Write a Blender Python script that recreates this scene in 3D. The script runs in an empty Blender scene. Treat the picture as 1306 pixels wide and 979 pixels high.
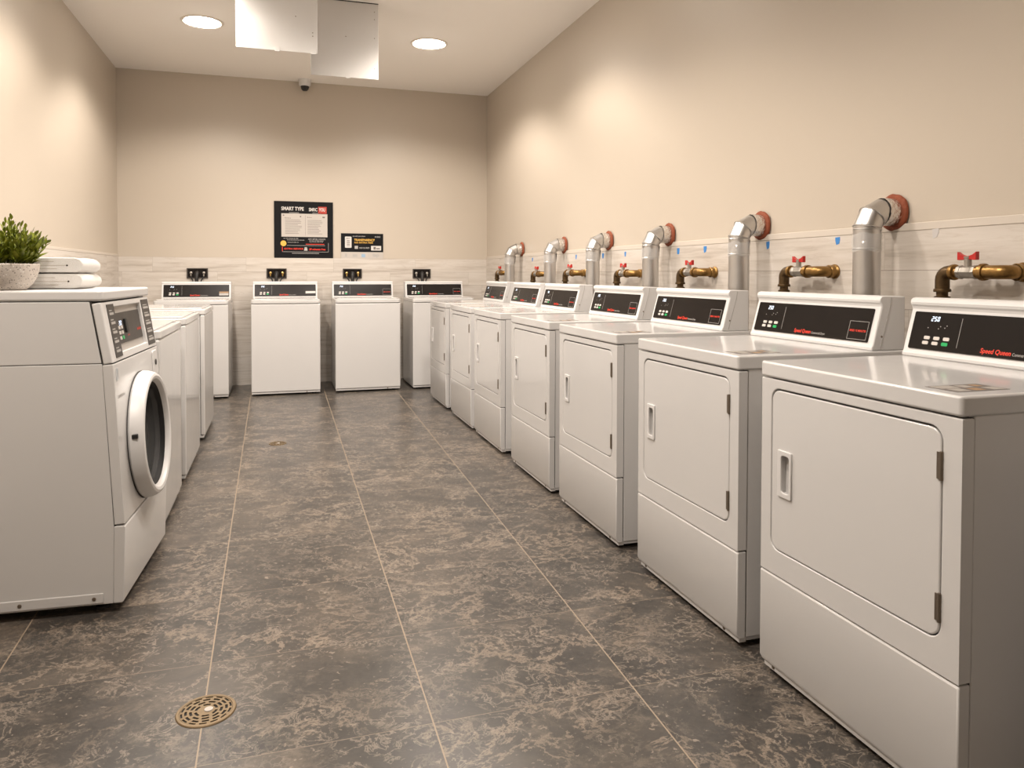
import bpy, bmesh, math, random
from mathutils import Matrix, Vector
PI = math.pi
random.seed(7)
S = bpy.context.scene
COL = S.collection

# ------------------------------------------------------------------ camera, world, exposure
F_PX, PSI, TH, PHI, CY, CAM_H = 942.42, .3045, .0235, .0019, 371.06, 1.1958
cam_data = bpy.data.cameras.new('camera')
cam = bpy.data.objects.new('camera', cam_data); COL.objects.link(cam)
fw = Vector((math.sin(PSI)*math.cos(TH), math.cos(PSI)*math.cos(TH), -math.sin(TH)))
rt = Vector((math.cos(PSI), -math.sin(PSI), 0)); up = rt.cross(fw)
rt2 = rt*math.cos(PHI)+up*math.sin(PHI); up2 = -rt*math.sin(PHI)+up*math.cos(PHI)
cm = Matrix((rt2, up2, -fw)).transposed().to_4x4(); cm.translation = (0, 0, CAM_H)
cam.matrix_world = cm
cam_data.sensor_width = 36; cam_data.lens = F_PX/1306*36
cam_data.shift_y = (CY-489.5)/1306
cam_data.clip_start = .05
S.camera = cam
S.view_settings.view_transform = 'Standard'; S.view_settings.look = 'None'
S.view_settings.gamma = 1; S.view_settings.use_curve_mapping = False
S.view_settings.exposure = 0.09
W = bpy.data.worlds.new('world'); S.world = W; W.use_nodes = True
W.node_tree.nodes['Background'].inputs[0].default_value = (1, .9, .8, 1)
W.node_tree.nodes['Background'].inputs[1].default_value = .05
LAMP_W, LAMP_COL, LENS_E = 102.0, (1, .905, .815), 36.0

XL, XR, YB, YF, HC = -1.576, 2.33, 8.40, -1.2, 3.275
ZT = 1.364                                                # top of the tiled wainscot

# ------------------------------------------------------------------ materials
def nodes(name):
    m = bpy.data.materials.new(name); m.use_nodes = True
    nt = m.node_tree; return m, nt, nt.nodes['Principled BSDF']
def mat(name, col, rough=.5, metal=0, bump=0, bscale=60, var=0, vscale=4, emit=0, coat=0, spec=None, stretch=None, rvar=0):
    m, nt, p = nodes(name); N = nt.nodes; L = nt.links
    p.inputs['Base Color'].default_value = (*col, 1); p.inputs['Roughness'].default_value = rough
    p.inputs['Metallic'].default_value = metal; p.inputs['Coat Weight'].default_value = coat
    p.inputs['Coat Roughness'].default_value = .08
    if spec is not None: p.inputs['Specular IOR Level'].default_value = spec
    tc = N.new('ShaderNodeTexCoord'); vec = tc.outputs['Object']
    if stretch:
        mp = N.new('ShaderNodeMapping'); mp.inputs['Scale'].default_value = stretch
        L.new(vec, mp.inputs[0]); vec = mp.outputs[0]
    if var or rvar:
        n = N.new('ShaderNodeTexNoise'); n.inputs['Scale'].default_value = vscale; n.inputs['Detail'].default_value = 5
        L.new(vec, n.inputs['Vector'])
        if var:
            mx = N.new('ShaderNodeMix'); mx.data_type = 'RGBA'
            mx.inputs[6].default_value = (*[c*(1-var) for c in col], 1); mx.inputs[7].default_value = (*[min(1, c*(1+var)) for c in col], 1)
            L.new(n.outputs[0], mx.inputs[0]); L.new(mx.outputs[2], p.inputs['Base Color'])
        if rvar:
            r = N.new('ShaderNodeMapRange'); r.inputs[3].default_value = max(0, rough-rvar); r.inputs[4].default_value = rough+rvar
            L.new(n.outputs[0], r.inputs[0]); L.new(r.outputs[0], p.inputs['Roughness'])
    if bump:
        n2 = N.new('ShaderNodeTexNoise'); n2.inputs['Scale'].default_value = bscale; n2.inputs['Detail'].default_value = 4
        L.new(vec, n2.inputs['Vector']); b = N.new('ShaderNodeBump'); b.inputs['Strength'].default_value = bump
        b.inputs['Distance'].default_value = .01
        L.new(n2.outputs[0], b.inputs['Height']); L.new(b.outputs[0], p.inputs['Normal'])
    if emit:
        p.inputs['Emission Color'].default_value = (*col, 1); p.inputs['Emission Strength'].default_value = emit
    return m
def math_node(nt, op, a, b=None, c=None):
    n = nt.nodes.new('ShaderNodeMath'); n.operation = op
    for i, v in enumerate((a, b, c)):
        if v is None: continue
        if hasattr(v, 'is_output'): nt.links.new(v, n.inputs[i])
        else: n.inputs[i].default_value = v
    return n.outputs[0]
def ramp(nt, fac, stops):
    r = nt.nodes.new('ShaderNodeValToRGB'); e = r.color_ramp.elements
    while len(e) < len(stops): e.new(.5)
    for i, (p, c) in enumerate(stops): e[i].position = p; e[i].color = (*c, 1) if len(c) == 3 else c
    nt.links.new(fac, r.inputs[0]); return r.outputs[0]
def mixc(nt, f, a, b):
    n = nt.nodes.new('ShaderNodeMix'); n.data_type = 'RGBA'
    for k, v in ((0, f), (6, a), (7, b)):
        if hasattr(v, 'is_output'): nt.links.new(v, n.inputs[k])
        else: n.inputs[k].default_value = (*v, 1) if isinstance(v, tuple) else v
    return n.outputs[2]
def noise(nt, vec, scale, detail=6, dist=0, rough=.55):
    n = nt.nodes.new('ShaderNodeTexNoise'); n.inputs['Scale'].default_value = scale; n.inputs['Detail'].default_value = detail
    n.inputs['Distortion'].default_value = dist; n.inputs['Roughness'].default_value = rough
    nt.links.new(vec, n.inputs['Vector']); return n.outputs[0]

def floor_material():
    m, nt, p = nodes('floor_stone'); N = nt.nodes; L = nt.links
    tc = N.new('ShaderNodeTexCoord'); sp = N.new('ShaderNodeSeparateXYZ'); L.new(tc.outputs['Object'], sp.inputs[0])
    X, Y = sp.outputs[0], sp.outputs[1]
    M = lambda *a: math_node(nt, *a)
    w = M('MULTIPLY_ADD', Y, .021, .545)
    ci = M('DIVIDE', M('ADD', M('MULTIPLY_ADD', Y, .0135, .175), X), w)
    cj = M('MINIMUM', M('MULTIPLY', M('SUBTRACT', Y, 1.912), 1/.5025),
           M('MINIMUM', M('MULTIPLY_ADD', M('SUBTRACT', Y, 2.917), 1/.5735, 2), M('MULTIPLY_ADD', M('SUBTRACT', Y, 4.064), 1/.62, 4)))
    fi, fj = M('FRACT', ci), M('FRACT', cj)
    di = M('MULTIPLY', M('MINIMUM', fi, M('SUBTRACT', 1, fi)), .60)
    dj = M('MULTIPLY', M('MINIMUM', fj, M('SUBTRACT', 1, fj)), .56)
    g = M('MAXIMUM', M('LESS_THAN', di, .0021), M('MULTIPLY', M('LESS_THAN', dj, .0014), .6))
    cb = N.new('ShaderNodeCombineXYZ'); L.new(M('FLOOR', ci), cb.inputs[0]); L.new(M('FLOOR', cj), cb.inputs[1])
    wn = N.new('ShaderNodeTexWhiteNoise'); wn.noise_dimensions = '3D'; L.new(cb.outputs[0], wn.inputs[0])
    sc = N.new('ShaderNodeVectorMath'); sc.operation = 'SCALE'; sc.inputs['Scale'].default_value = 9; L.new(wn.outputs['Color'], sc.inputs[0])
    ad = N.new('ShaderNodeVectorMath'); ad.operation = 'ADD'; L.new(tc.outputs['Object'], ad.inputs[0]); L.new(sc.outputs[0], ad.inputs[1])
    mp = N.new('ShaderNodeMapping'); mp.inputs['Rotation'].default_value = (0, 0, .5); mp.inputs['Scale'].default_value = (1, 1.15, 1)
    L.new(ad.outputs[0], mp.inputs[0]); v = mp.outputs[0]
    base = ramp(nt, noise(nt, v, 2.6, 8, .6, .62), [(.30, (.032, .030, .028)), (.50, (.055, .049, .043)), (.70, (.112, .092, .073))])
    fine = noise(nt, v, 26, 6, 1.2, .7)
    base = mixc(nt, M('MULTIPLY', M('SUBTRACT', fine, .38), 1.5), base, (.088, .076, .064))
    vn = noise(nt, v, 3.4, 10, .35, .7)
    vein = ramp(nt, M('ABSOLUTE', M('SUBTRACT', vn, .5)), [(0, (1, 1, 1)), (.022, (0, 0, 0))])
    gate = ramp(nt, noise(nt, v, 2.2, 3, .3), [(.40, (0, 0, 0)), (.56, (1, 1, 1))])
    vf = M('MULTIPLY', M('MULTIPLY', vein, gate), .8)
    base = mixc(nt, vf, base, (.27, .215, .163))
    vn2 = noise(nt, v, 17, 6, .7, .65)
    vein2 = ramp(nt, M('ABSOLUTE', M('SUBTRACT', vn2, .52)), [(0, (1, 1, 1)), (.035, (0, 0, 0))])
    gate2 = ramp(nt, noise(nt, v, 4.5, 4, .8), [(.44, (0, 0, 0)), (.60, (1, 1, 1))])
    base = mixc(nt, M('MULTIPLY', M('MULTIPLY', vein2, gate2), .7), base, (.30, .25, .20))
    blot = ramp(nt, noise(nt, v, 7, 10, .25, .78), [(.53, (0, 0, 0)), (.66, (1, 1, 1))])
    base = mixc(nt, M('MULTIPLY', blot, .55), base, (.19, .155, .122))
    fleck = ramp(nt, noise(nt, v, 48, 3, .6), [(.64, (0, 0, 0)), (.70, (1, 1, 1))])
    base = mixc(nt, M('MULTIPLY', fleck, .65), base, (.30, .25, .20))
    base = mixc(nt, g, base, (.32, .25, .18))
    L.new(base, p.inputs['Base Color'])
    L.new(M('MULTIPLY_ADD', g, .3, M('MULTIPLY_ADD', fine, .16, .23)), p.inputs['Roughness'])
    b = N.new('ShaderNodeBump'); b.inputs['Strength'].default_value = .12; b.inputs['Distance'].default_value = .003
    L.new(M('SUBTRACT', noise(nt, v, 30, 4), g), b.inputs['Height']); L.new(b.outputs[0], p.inputs['Normal'])
    return m
def tile_material(name, along):
    m, nt, p = nodes(name); N = nt.nodes; L = nt.links
    tc = N.new('ShaderNodeTexCoord'); sp = N.new('ShaderNodeSeparateXYZ'); L.new(tc.outputs['Object'], sp.inputs[0])
    M = lambda *a: math_node(nt, *a)
    A = sp.outputs[along]; Z = sp.outputs[2]
    row = M('MULTIPLY', M('SUBTRACT', Z, ZT-12*.152), 1/.152)
    rid = M('FLOOR', row)
    wr = N.new('ShaderNodeTexWhiteNoise'); wr.noise_dimensions = '1D'; L.new(rid, wr.inputs['W'])
    colc = M('ADD', M('MULTIPLY', A, 1/.91), wr.outputs['Value'])
    fr, fc = M('FRACT', row), M('FRACT', colc)
    dr = M('MULTIPLY', M('MINIMUM', fr, M('SUBTRACT', 1, fr)), .152)
    dc = M('MULTIPLY', M('MINIMUM', fc, M('SUBTRACT', 1, fc)), .91)
    g = M('MAXIMUM', M('LESS_THAN', dr, .0016), M('MULTIPLY', M('LESS_THAN', dc, .0014), .55))
    cid = N.new('ShaderNodeCombineXYZ'); L.new(M('FLOOR', colc), cid.inputs[0]); L.new(rid, cid.inputs[1])
    wn = N.new('ShaderNodeTexWhiteNoise'); L.new(cid.outputs[0], wn.inputs[0])
    c = N.new('ShaderNodeCombineXYZ'); L.new(M('MULTIPLY', A, 1.1), c.inputs[0]); L.new(M('MULTIPLY', Z, 15), c.inputs[1])
    L.new(M('MULTIPLY', wn.outputs['Value'], 40), c.inputs[2])
    st = noise(nt, c.outputs[0], 1.6, 7, .5, .6)
    base = ramp(nt, st, [(.30, (.39, .34, .29)), (.43, (.535, .485, .43)), (.56, (.60, .555, .505)), (.75, (.64, .60, .55))])
    vein = ramp(nt, M('ABSOLUTE', M('SUBTRACT', noise(nt, c.outputs[0], 1.1, 5, .8), .5)), [(0, (1, 1, 1)), (.018, (0, 0, 0))])
    base = mixc(nt, M('MULTIPLY', vein, .30), base, (.40, .33, .27))
    base = mixc(nt, M('MULTIPLY', wn.outputs['Value'], .22), base, (.70, .63, .55))
    base = mixc(nt, M('MULTIPLY', g, .7), base, (.27, .22, .18))
    L.new(base, p.inputs['Base Color']); p.inputs['Roughness'].default_value = .38
    b = N.new('ShaderNodeBump'); b.inputs['Strength'].default_value = .25; b.inputs['Distance'].default_value = .002
    L.new(M('SUBTRACT', 1, g), b.inputs['Height']); L.new(b.outputs[0], p.inputs['Normal'])
    return m
def terrazzo_material():
    m, nt, p = nodes('terrazzo'); N = nt.nodes; L = nt.links
    tc = N.new('ShaderNodeTexCoord'); v = tc.outputs['Object']
    base = ramp(nt, noise(nt, v, 18, 5), [(.3, (.48, .42, .37)), (.7, (.62, .56, .50))])
    for s, th, c in ((95, .24, (.16, .14, .12)), (140, .22, (.30, .27, .25)), (70, .17, (.75, .72, .68))):
        vo = N.new('ShaderNodeTexVoronoi'); vo.inputs['Scale'].default_value = s; L.new(v, vo.inputs['Vector'])
        n = math_node(nt, 'MULTIPLY', math_node(nt, 'LESS_THAN', vo.outputs['Distance'], th), .8)
        base = mixc(nt, n, base, c)
    L.new(base, p.inputs['Base Color']); p.inputs['Roughness'].default_value = .6
    return m
def leaf_material():
    m, nt, p = nodes('leaf_green'); N = nt.nodes; L = nt.links
    tc = N.new('ShaderNodeTexCoord')
    base = ramp(nt, noise(nt, tc.outputs['Object'], 38, 2), [(.28, (.07, .09, .007)), (.5, (.19, .225, .015)), (.74, (.37, .39, .05))])
    L.new(base, p.inputs['Base Color']); p.inputs['Roughness'].default_value = .45
    return m
def clear_material(name, alpha, rough, spec=.9):
    m, nt, p = nodes(name); p.inputs['Base Color'].default_value = (.9, .9, .9, 1); p.inputs['Roughness'].default_value = rough
    p.inputs['Alpha'].default_value = alpha; p.inputs['Specular IOR Level'].default_value = spec
    return m

M_wall = mat('wall_paint', (.525, .460, .382), .42, bump=.03, bscale=220, var=.015, vscale=2)
M_ceil = mat('ceiling_paint', (.93, .895, .85), .8, bump=.02, bscale=200)
M_floor = floor_material()
M_tile_x, M_tile_y = tile_material('plank_tile_back', 0), tile_material('plank_tile_side', 1)
M_trimcream = mat('cream_trim', (.60, .54, .47), .45, var=.04, vscale=6)
M_white = mat('white_enamel', (.64, .628, .618), .24, rvar=.03, vscale=9, coat=.5)
M_white2 = mat('white_plastic', (.67, .658, .648), .36, rvar=.04, vscale=20)
M_gap = mat('gap_shade_dark', (.03, .028, .026), .7, var=.1)  # near-black colour puts shade into seams and gaps
M_panel = mat('dark_overlay', (.013, .0105, .0095), .25, rvar=.04, vscale=12, spec=.16)
M_strip = mat('grey_overlay', (.050, .044, .039), .38, rvar=.05, vscale=14, spec=.3)
M_silver = mat('silver_plastic', (.50, .47, .44), .36, metal=.35, rvar=.06, vscale=10)
M_button = mat('button_grey', (.62, .58, .54), .45, var=.05)
M_green = mat('button_green', (.01, .36, .10), .4, var=.05, emit=.12)
M_red = mat('red_print', (.78, .045, .02), .5, var=.04)
M_darkred = mat('dark_red_print', (.40, .035, .02), .5, var=.1)
M_grey = mat('grey_print', (.42, .40, .38), .5, var=.04)
M_digit = mat('display_light', (.75, .85, 1.0), .5, var=.01, emit=1.0)
M_hinge = mat('hinge_steel', (.23, .19, .15), .38, metal=.8, var=.1)
M_duct = mat('galvanised_duct', (.58, .565, .55), .36, metal=1, bump=.10, bscale=22, rvar=.08, vscale=16, stretch=(1, 1, .35))
M_foil = mat('foil_tape', (.74, .71, .68), .25, metal=1, bump=.9, bscale=60)
M_sheet = mat('sheet_metal', (.66, .645, .63), .46, metal=1, rvar=.06, vscale=14, bump=.03, bscale=90)
M_wrap = clear_material('clear_film', .22, .12)
M_seal = mat('rust_sealant', (.235, .055, .020), .75, bump=.5, bscale=80, var=.25, vscale=30)
M_brass = mat('aged_brass', (.27, .155, .05), .36, metal=.85, var=.35, vscale=40, bump=.1, bscale=120)
M_brassd = mat('dark_brass', (.10, .062, .028), .42, metal=.75, var=.4, vscale=40, bump=.1, bscale=120)
M_steelg = mat('grey_valve_steel', (.36, .33, .29), .4, metal=.7, var=.2, vscale=50)
M_redp = mat('red_handle_paint', (.46, .014, .010), .42, var=.1, vscale=30)
M_blue = mat('blue_tape', (.045, .22, .56), .6, var=.1, vscale=80)
M_paletape = mat('pale_tape', (.56, .53, .51), .5, var=.05)
M_black = mat('black_rubber', (.014, .013, .012), .5, var=.1)
M_box = mat('dark_box', (.05, .04, .033), .4, var=.1)
M_gold = mat('brass_fitting', (.55, .36, .12), .3, metal=.8, var=.15, vscale=60)
M_sign = mat('sign_black', (.008, .008, .009), .4, var=.05, spec=.15)
M_paper = mat('sign_paper', (.50, .46, .42), .6, var=.04, vscale=30)
M_ink = mat('printed_ink', (.15, .13, .12), .7, var=.1)
M_whitep = mat('white_print', (.62, .59, .56), .6, var=.03)
M_yellow = mat('yellow_print', (.72, .42, .07), .55, var=.05)
M_bluep = mat('blue_print', (.30, .42, .55), .6, var=.05)
M_palelabel = mat('pale_label', (.50, .52, .54), .5, var=.05)
M_stickbg = mat('sticker_paper', (.36, .33, .30), .5, var=.25, vscale=90)
M_orange = mat('orange_print', (.34, .21, .11), .55, var=.1)
M_towel = mat('terry_towel', (.83, .80, .76), .95, bump=.8, bscale=420, var=.03, vscale=60)
M_foldshade = mat('towel_fold_shade', (.50, .44, .37), .95, var=.1)  # darker than the cloth, for the shade between its folds
M_soil = mat('potting_soil', (.035, .024, .014), .95, bump=.9, bscale=120, var=.3, vscale=60)
M_terrazzo = terrazzo_material(); M_leaf = leaf_material()
M_stem = mat('stem_brown', (.09, .10, .025), .7, var=.2, vscale=40)
M_drain = mat('drain_brass', (.21, .15, .085), .45, metal=.55, var=.15, vscale=50)
M_hole = mat('drain_hole', (.012, .010, .008), .8, var=.1)
M_lens = mat('lamp_lens', (1, .93, .84), .5, var=.01, emit=LENS_E)
M_lamptrim = mat('lamp_trim', (.78, .72, .64), .5, var=.02)
M_glass = clear_material('door_glass', .05, .04, .15)
M_drum = mat('drum_steel', (.010, .010, .009), .5, spec=.2, var=.2, vscale=20)
M_gasket = mat('door_gap_lining', (.016, .015, .015), .55, var=.1, spec=.2)

# ------------------------------------------------------------------ mesh helpers
def face_mat(right, upv, origin):
    r = Vector(right).normalized(); u = Vector(upv).normalized(); o = r.cross(u)
    m = Matrix((r, u, o)).transposed().to_4x4(); m.translation = origin; return m
def box(bm, x0, x1, y0, y1, z0, z1, M=None):
    vs = [bm.verts.new((x, y, z)) for x in (x0, x1) for y in (y0, y1) for z in (z0, z1)]
    for f in ((0, 1, 3, 2), (4, 6, 7, 5), (0, 4, 5, 1), (2, 3, 7, 6), (0, 2, 6, 4), (1, 5, 7, 3)):
        bm.faces.new([vs[i] for i in f])
    if M is not None:
        for v in vs: v.co = M @ v.co
def prism(bm, prof, x0, x1, M=None):
    """profile of (y,z) points run along x"""
    a = [bm.verts.new((x0, y, z)) for y, z in prof]; b = [bm.verts.new((x1, y, z)) for y, z in prof]
    n = len(prof)
    bm.faces.new(a); bm.faces.new(b[::-1])
    for i in range(n): bm.faces.new((a[i], b[i], b[(i+1) % n], a[(i+1) % n]))
    if M is not None:
        for v in a+b: v.co = M @ v.co
def rrect(x0, x1, y0, y1, r, n=7):
    pts = []
    for cx, cy, a in ((x1-r, y1-r, 0), (x0+r, y1-r, PI/2), (x0+r, y0+r, PI), (x1-r, y0+r, 1.5*PI)):
        for i in range(n+1):
            t = a+i/n*PI/2; pts.append((cx+r*math.cos(t), cy+r*math.sin(t)))
    return pts
def circle(cx, cy, r, n=40, ry=None):
    return [(cx+r*math.cos(2*PI*i/n), cy+(ry or r)*math.sin(2*PI*i/n)) for i in range(n)]
def plate(bm, loops, c0, c1, M=None):
    """flat plate with holes: loops in (a,b), thickness from c0 to c1"""
    tb = bmesh.new(); es = []
    for lp in loops:
        vs = [tb.verts.new((a, b, c0)) for a, b in lp]
        for i in range(len(vs)): es.append(tb.edges.new((vs[i], vs[(i+1) % len(vs)])))
    bmesh.ops.triangle_fill(tb, use_beauty=True, use_dissolve=True, edges=es)
    if c1 != c0:
        r = bmesh.ops.extrude_face_region(tb, geom=tb.faces[:])
        for e in r['geom']:
            if isinstance(e, bmesh.types.BMVert): e.co.z = c1
    bmesh.ops.recalc_face_normals(tb, faces=tb.faces[:])
    if M is not None: bmesh.ops.transform(tb, matrix=M, verts=tb.verts[:])
    me = bpy.data.meshes.new('t'); tb.to_mesh(me); tb.free(); bm.from_mesh(me); bpy.data.meshes.remove(me)
def lathe(bm, prof, n=40, M=None, close=False):
    """profile of (r,z); a zero radius closes the end"""
    rings = []; allv = []
    for r, z in prof:
        if r < 1e-6: ring = [bm.verts.new((0, 0, z))]
        else: ring = [bm.verts.new((r*math.cos(2*PI*i/n), r*math.sin(2*PI*i/n), z)) for i in range(n)]
        rings.append(ring); allv += ring
    pairs = list(zip(rings, rings[1:]))
    if close: pairs.append((rings[-1], rings[0]))
    for a, b in pairs:
        for i in range(n):
            j = (i+1) % n
            if len(a) == 1 and len(b) == 1: continue
            if len(a) == 1: bm.faces.new((a[0], b[j], b[i]))
            elif len(b) == 1: bm.faces.new((a[i], a[j], b[0]))
            else: bm.faces.new((a[i], a[j], b[j], b[i]))
    if M is not None:
        for v in allv: v.co = M @ v.co
def tube(bm, pts, r, n=16, caps=True, mitre=True, split=False):
    pts = [Vector(p) for p in pts]; k = len(pts)
    rad = r if hasattr(r, '__len__') else [r]*k
    d = [(pts[i+1]-pts[i]).normalized() for i in range(k-1)]
    ref = Vector((0, 0, 1)) if abs(d[0].z) < .9 else Vector((1, 0, 0))
    u = d[0].cross(ref).normalized(); rings = []
    for i in range(k):
        din = d[max(0, i-1)]; dout = d[min(k-2, i)]; t = (din+dout).normalized()
        u = (u-din*u.dot(din)).normalized(); w = din.cross(u)
        ring = []
        for j in range(n):
            a = 2*PI*j/n; off = (u*math.cos(a)+w*math.sin(a))*rad[i]
            off = off-din*(off.dot(t)/din.dot(t)) if mitre else off
            ring.append(pts[i]+off)
        rings.append(ring)
        u = (u-dout*u.dot(dout)).normalized()
    if split:
        for a, b in zip(rings, rings[1:]):
            va = [bm.verts.new(p) for p in a]; vb = [bm.verts.new(p) for p in b]
            for j in range(n): bm.faces.new((va[j], va[(j+1) % n], vb[(j+1) % n], vb[j]))
    else:
        vr = [[bm.verts.new(p) for p in a] for a in rings]
        for a, b in zip(vr, vr[1:]):
            for j in range(n): bm.faces.new((a[j], a[(j+1) % n], b[(j+1) % n], b[j]))
        if caps: bm.faces.new(vr[0][::-1]); bm.faces.new(vr[-1])
_tc = {}
def text(bm, s, size, a, b, c=.0006, M=None, align='LEFT', shear=0, bold=0, width=None):
    key = (s, shear, bold)
    if key not in _tc:
        cu = bpy.data.curves.new('text', 'FONT'); cu.body = s; cu.size = 1; cu.shear = shear; cu.offset = bold; cu.resolution_u = 3
        o = bpy.data.objects.new('text', cu); _tc[key] = bpy.data.meshes.new_from_object(o); bpy.data.objects.remove(o)
    me = _tc[key].copy()
    xs = [v.co.x for v in me.vertices]; lo, hi = min(xs), max(xs)
    sx = size if width is None else width/(hi-lo)
    off = {'LEFT': -lo, 'CENTER': -(lo+hi)/2, 'RIGHT': -hi}[align]
    me.transform((M if M is not None else Matrix()) @ Matrix.Translation((a, b, c)) @ Matrix.Diagonal((sx, size, 1, 1)) @ Matrix.Translation((off, 0, 0)))
    bm.from_mesh(me); bpy.data.meshes.remove(me)
def obj(name, bm, material, parent=None, bevel=0, seg=3, smooth=None, kind=None, label=None, angle=32):
    bmesh.ops.recalc_face_normals(bm, faces=bm.faces[:])
    me = bpy.data.meshes.new(name); bm.to_mesh(me); bm.free(); me.materials.append(material)
    if smooth is None: smooth = True
    if smooth:
        me.polygons.foreach_set('use_smooth', [True]*len(me.polygons)); me.set_sharp_from_angle(angle=math.radians(angle))
    o = bpy.data.objects.new(name, me); COL.objects.link(o)
    if parent: o.parent = parent
    if bevel:
        md = o.modifiers.new('bevel', 'BEVEL'); md.width = bevel; md.segments = seg; md.limit_method = 'ANGLE'; md.angle_limit = math.radians(40)
        md.harden_normals = True
    if kind: o['kind'] = kind
    if label: o['label'] = label
    return o
def B(): return bmesh.new()
def bx(name, material, parent, *dims, bevel=0, seg=3, label=None):
    b = B(); box(b, *dims); return obj(name, b, material, parent, bevel, seg, label=label)
def tag(o, label, cat, group=None):
    o['label'] = label; o['category'] = cat
    if group: o['group'] = group
    return o
def thing(name, label, cat, loc=(0, 0, 0), rotz=0, group=None):
    o = bpy.data.objects.new(name, None); COL.objects.link(o); o.empty_display_size = .1
    o.location = loc; o.rotation_euler = (0, 0, rotz)
    return tag(o, label, cat, group)
def copy_tree(o, parent=None):
    c = o.copy(); COL.objects.link(c)
    if parent: c.parent = parent
    for ch in list(o.children): copy_tree(ch, c)
    return c

# ------------------------------------------------------------------ the room
def slab(name, material, *dims):
    b = B(); box(b, *dims); return obj(name, b, material, None, kind='structure', smooth=False)
T = .12
slab('floor', M_floor, XL-T, XR+T, YF-T, YB+T, -.10, 0)
slab('ceiling', M_ceil, XL-T, XR+T, YF-T, YB+T, HC, HC+.10)
slab('wall_left', M_wall, XL-T, XL, YF, YB, 0, HC)
slab('wall_right', M_wall, XR, XR+T, YF, YB, 0, HC)
slab('wall_back', M_wall, XL-T, XR+T, YB, YB+T, 0, HC)
slab('wall_front', M_wall, XL-T, XR+T, YF-T, YF, 0, HC)
slab('trim_1', M_tile_x, XL+.010, XR-.010, YB-.010, YB, 0, ZT)
slab('trim_2', M_tile_y, XR-.010, XR, YF, YB, 0, ZT)
slab('trim_3', M_tile_y, XL, XL+.010, YF, YB, 0, ZT)
b = B(); box(b, XR-.011, XR, YF, YB, ZT, ZT+.030); obj('trim_4', b, M_trimcream, None, bevel=.003, kind='structure')
b = B(); box(b, XL, XL+.011, YF, YB, ZT, ZT+.022); obj('trim_5', b, M_trimcream, None, bevel=.003, kind='structure')

# ------------------------------------------------------------------ recessed downlights
def make_downlight():
    t = thing('recessed_downlight', '', 'ceiling light')
    b = B(); lathe(b, [(.137, -.001), (.150, -.009), (.163, -.006), (.168, 0), (.137, 0)], 56, close=True); obj('trim_ring', b, M_lamptrim, t)
    b = B(); lathe(b, [(0, -.030), (.05, -.028), (.09, -.022), (.12, -.012), (.1365, -.001), (.1365, 0), (0, 0)], 56); obj('lens', b, M_lens, t)
    ld = bpy.data.lights.new('lamp_light', 'SPOT'); ld.energy = LAMP_W; ld.color = LAMP_COL; ld.spot_size = math.radians(140); ld.spot_blend = .42
    ld.shadow_soft_size = .09
    lo = bpy.data.objects.new('lamp_light', ld); COL.objects.link(lo); lo.parent = t; lo.location = (0, 0, -.10)
    return t
dl = make_downlight(); first = True
for yy, row in ((6.65, (-.60, 1.30)), (5.0, (-.60, 1.30)), (3.5, (-.60, .75)), (1.5, (-.60, .25))):  # last row, nearest the camera, is added to brighten the front machines
    for xx in row:
        o = dl if first else copy_tree(dl); first = False
        o.location = (xx, yy, HC); o['group'] = 'recessed downlights'
        if yy > 6:
            next(c for c in o.children if c.type == 'LIGHT').rotation_euler.x = math.radians(9)      # adjustable spots aimed a little at the back wall
            o['label'] = 'round lit recessed ceiling light left of the hanging sheet metal duct' if xx < 0 else 'round lit recessed ceiling light right of the hanging sheet metal duct'
        else:
            o['label'] = 'round unseen recessed downlight in the ceiling above the top of the picture'; o['group'] = 'downlights above the picture'

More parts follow.
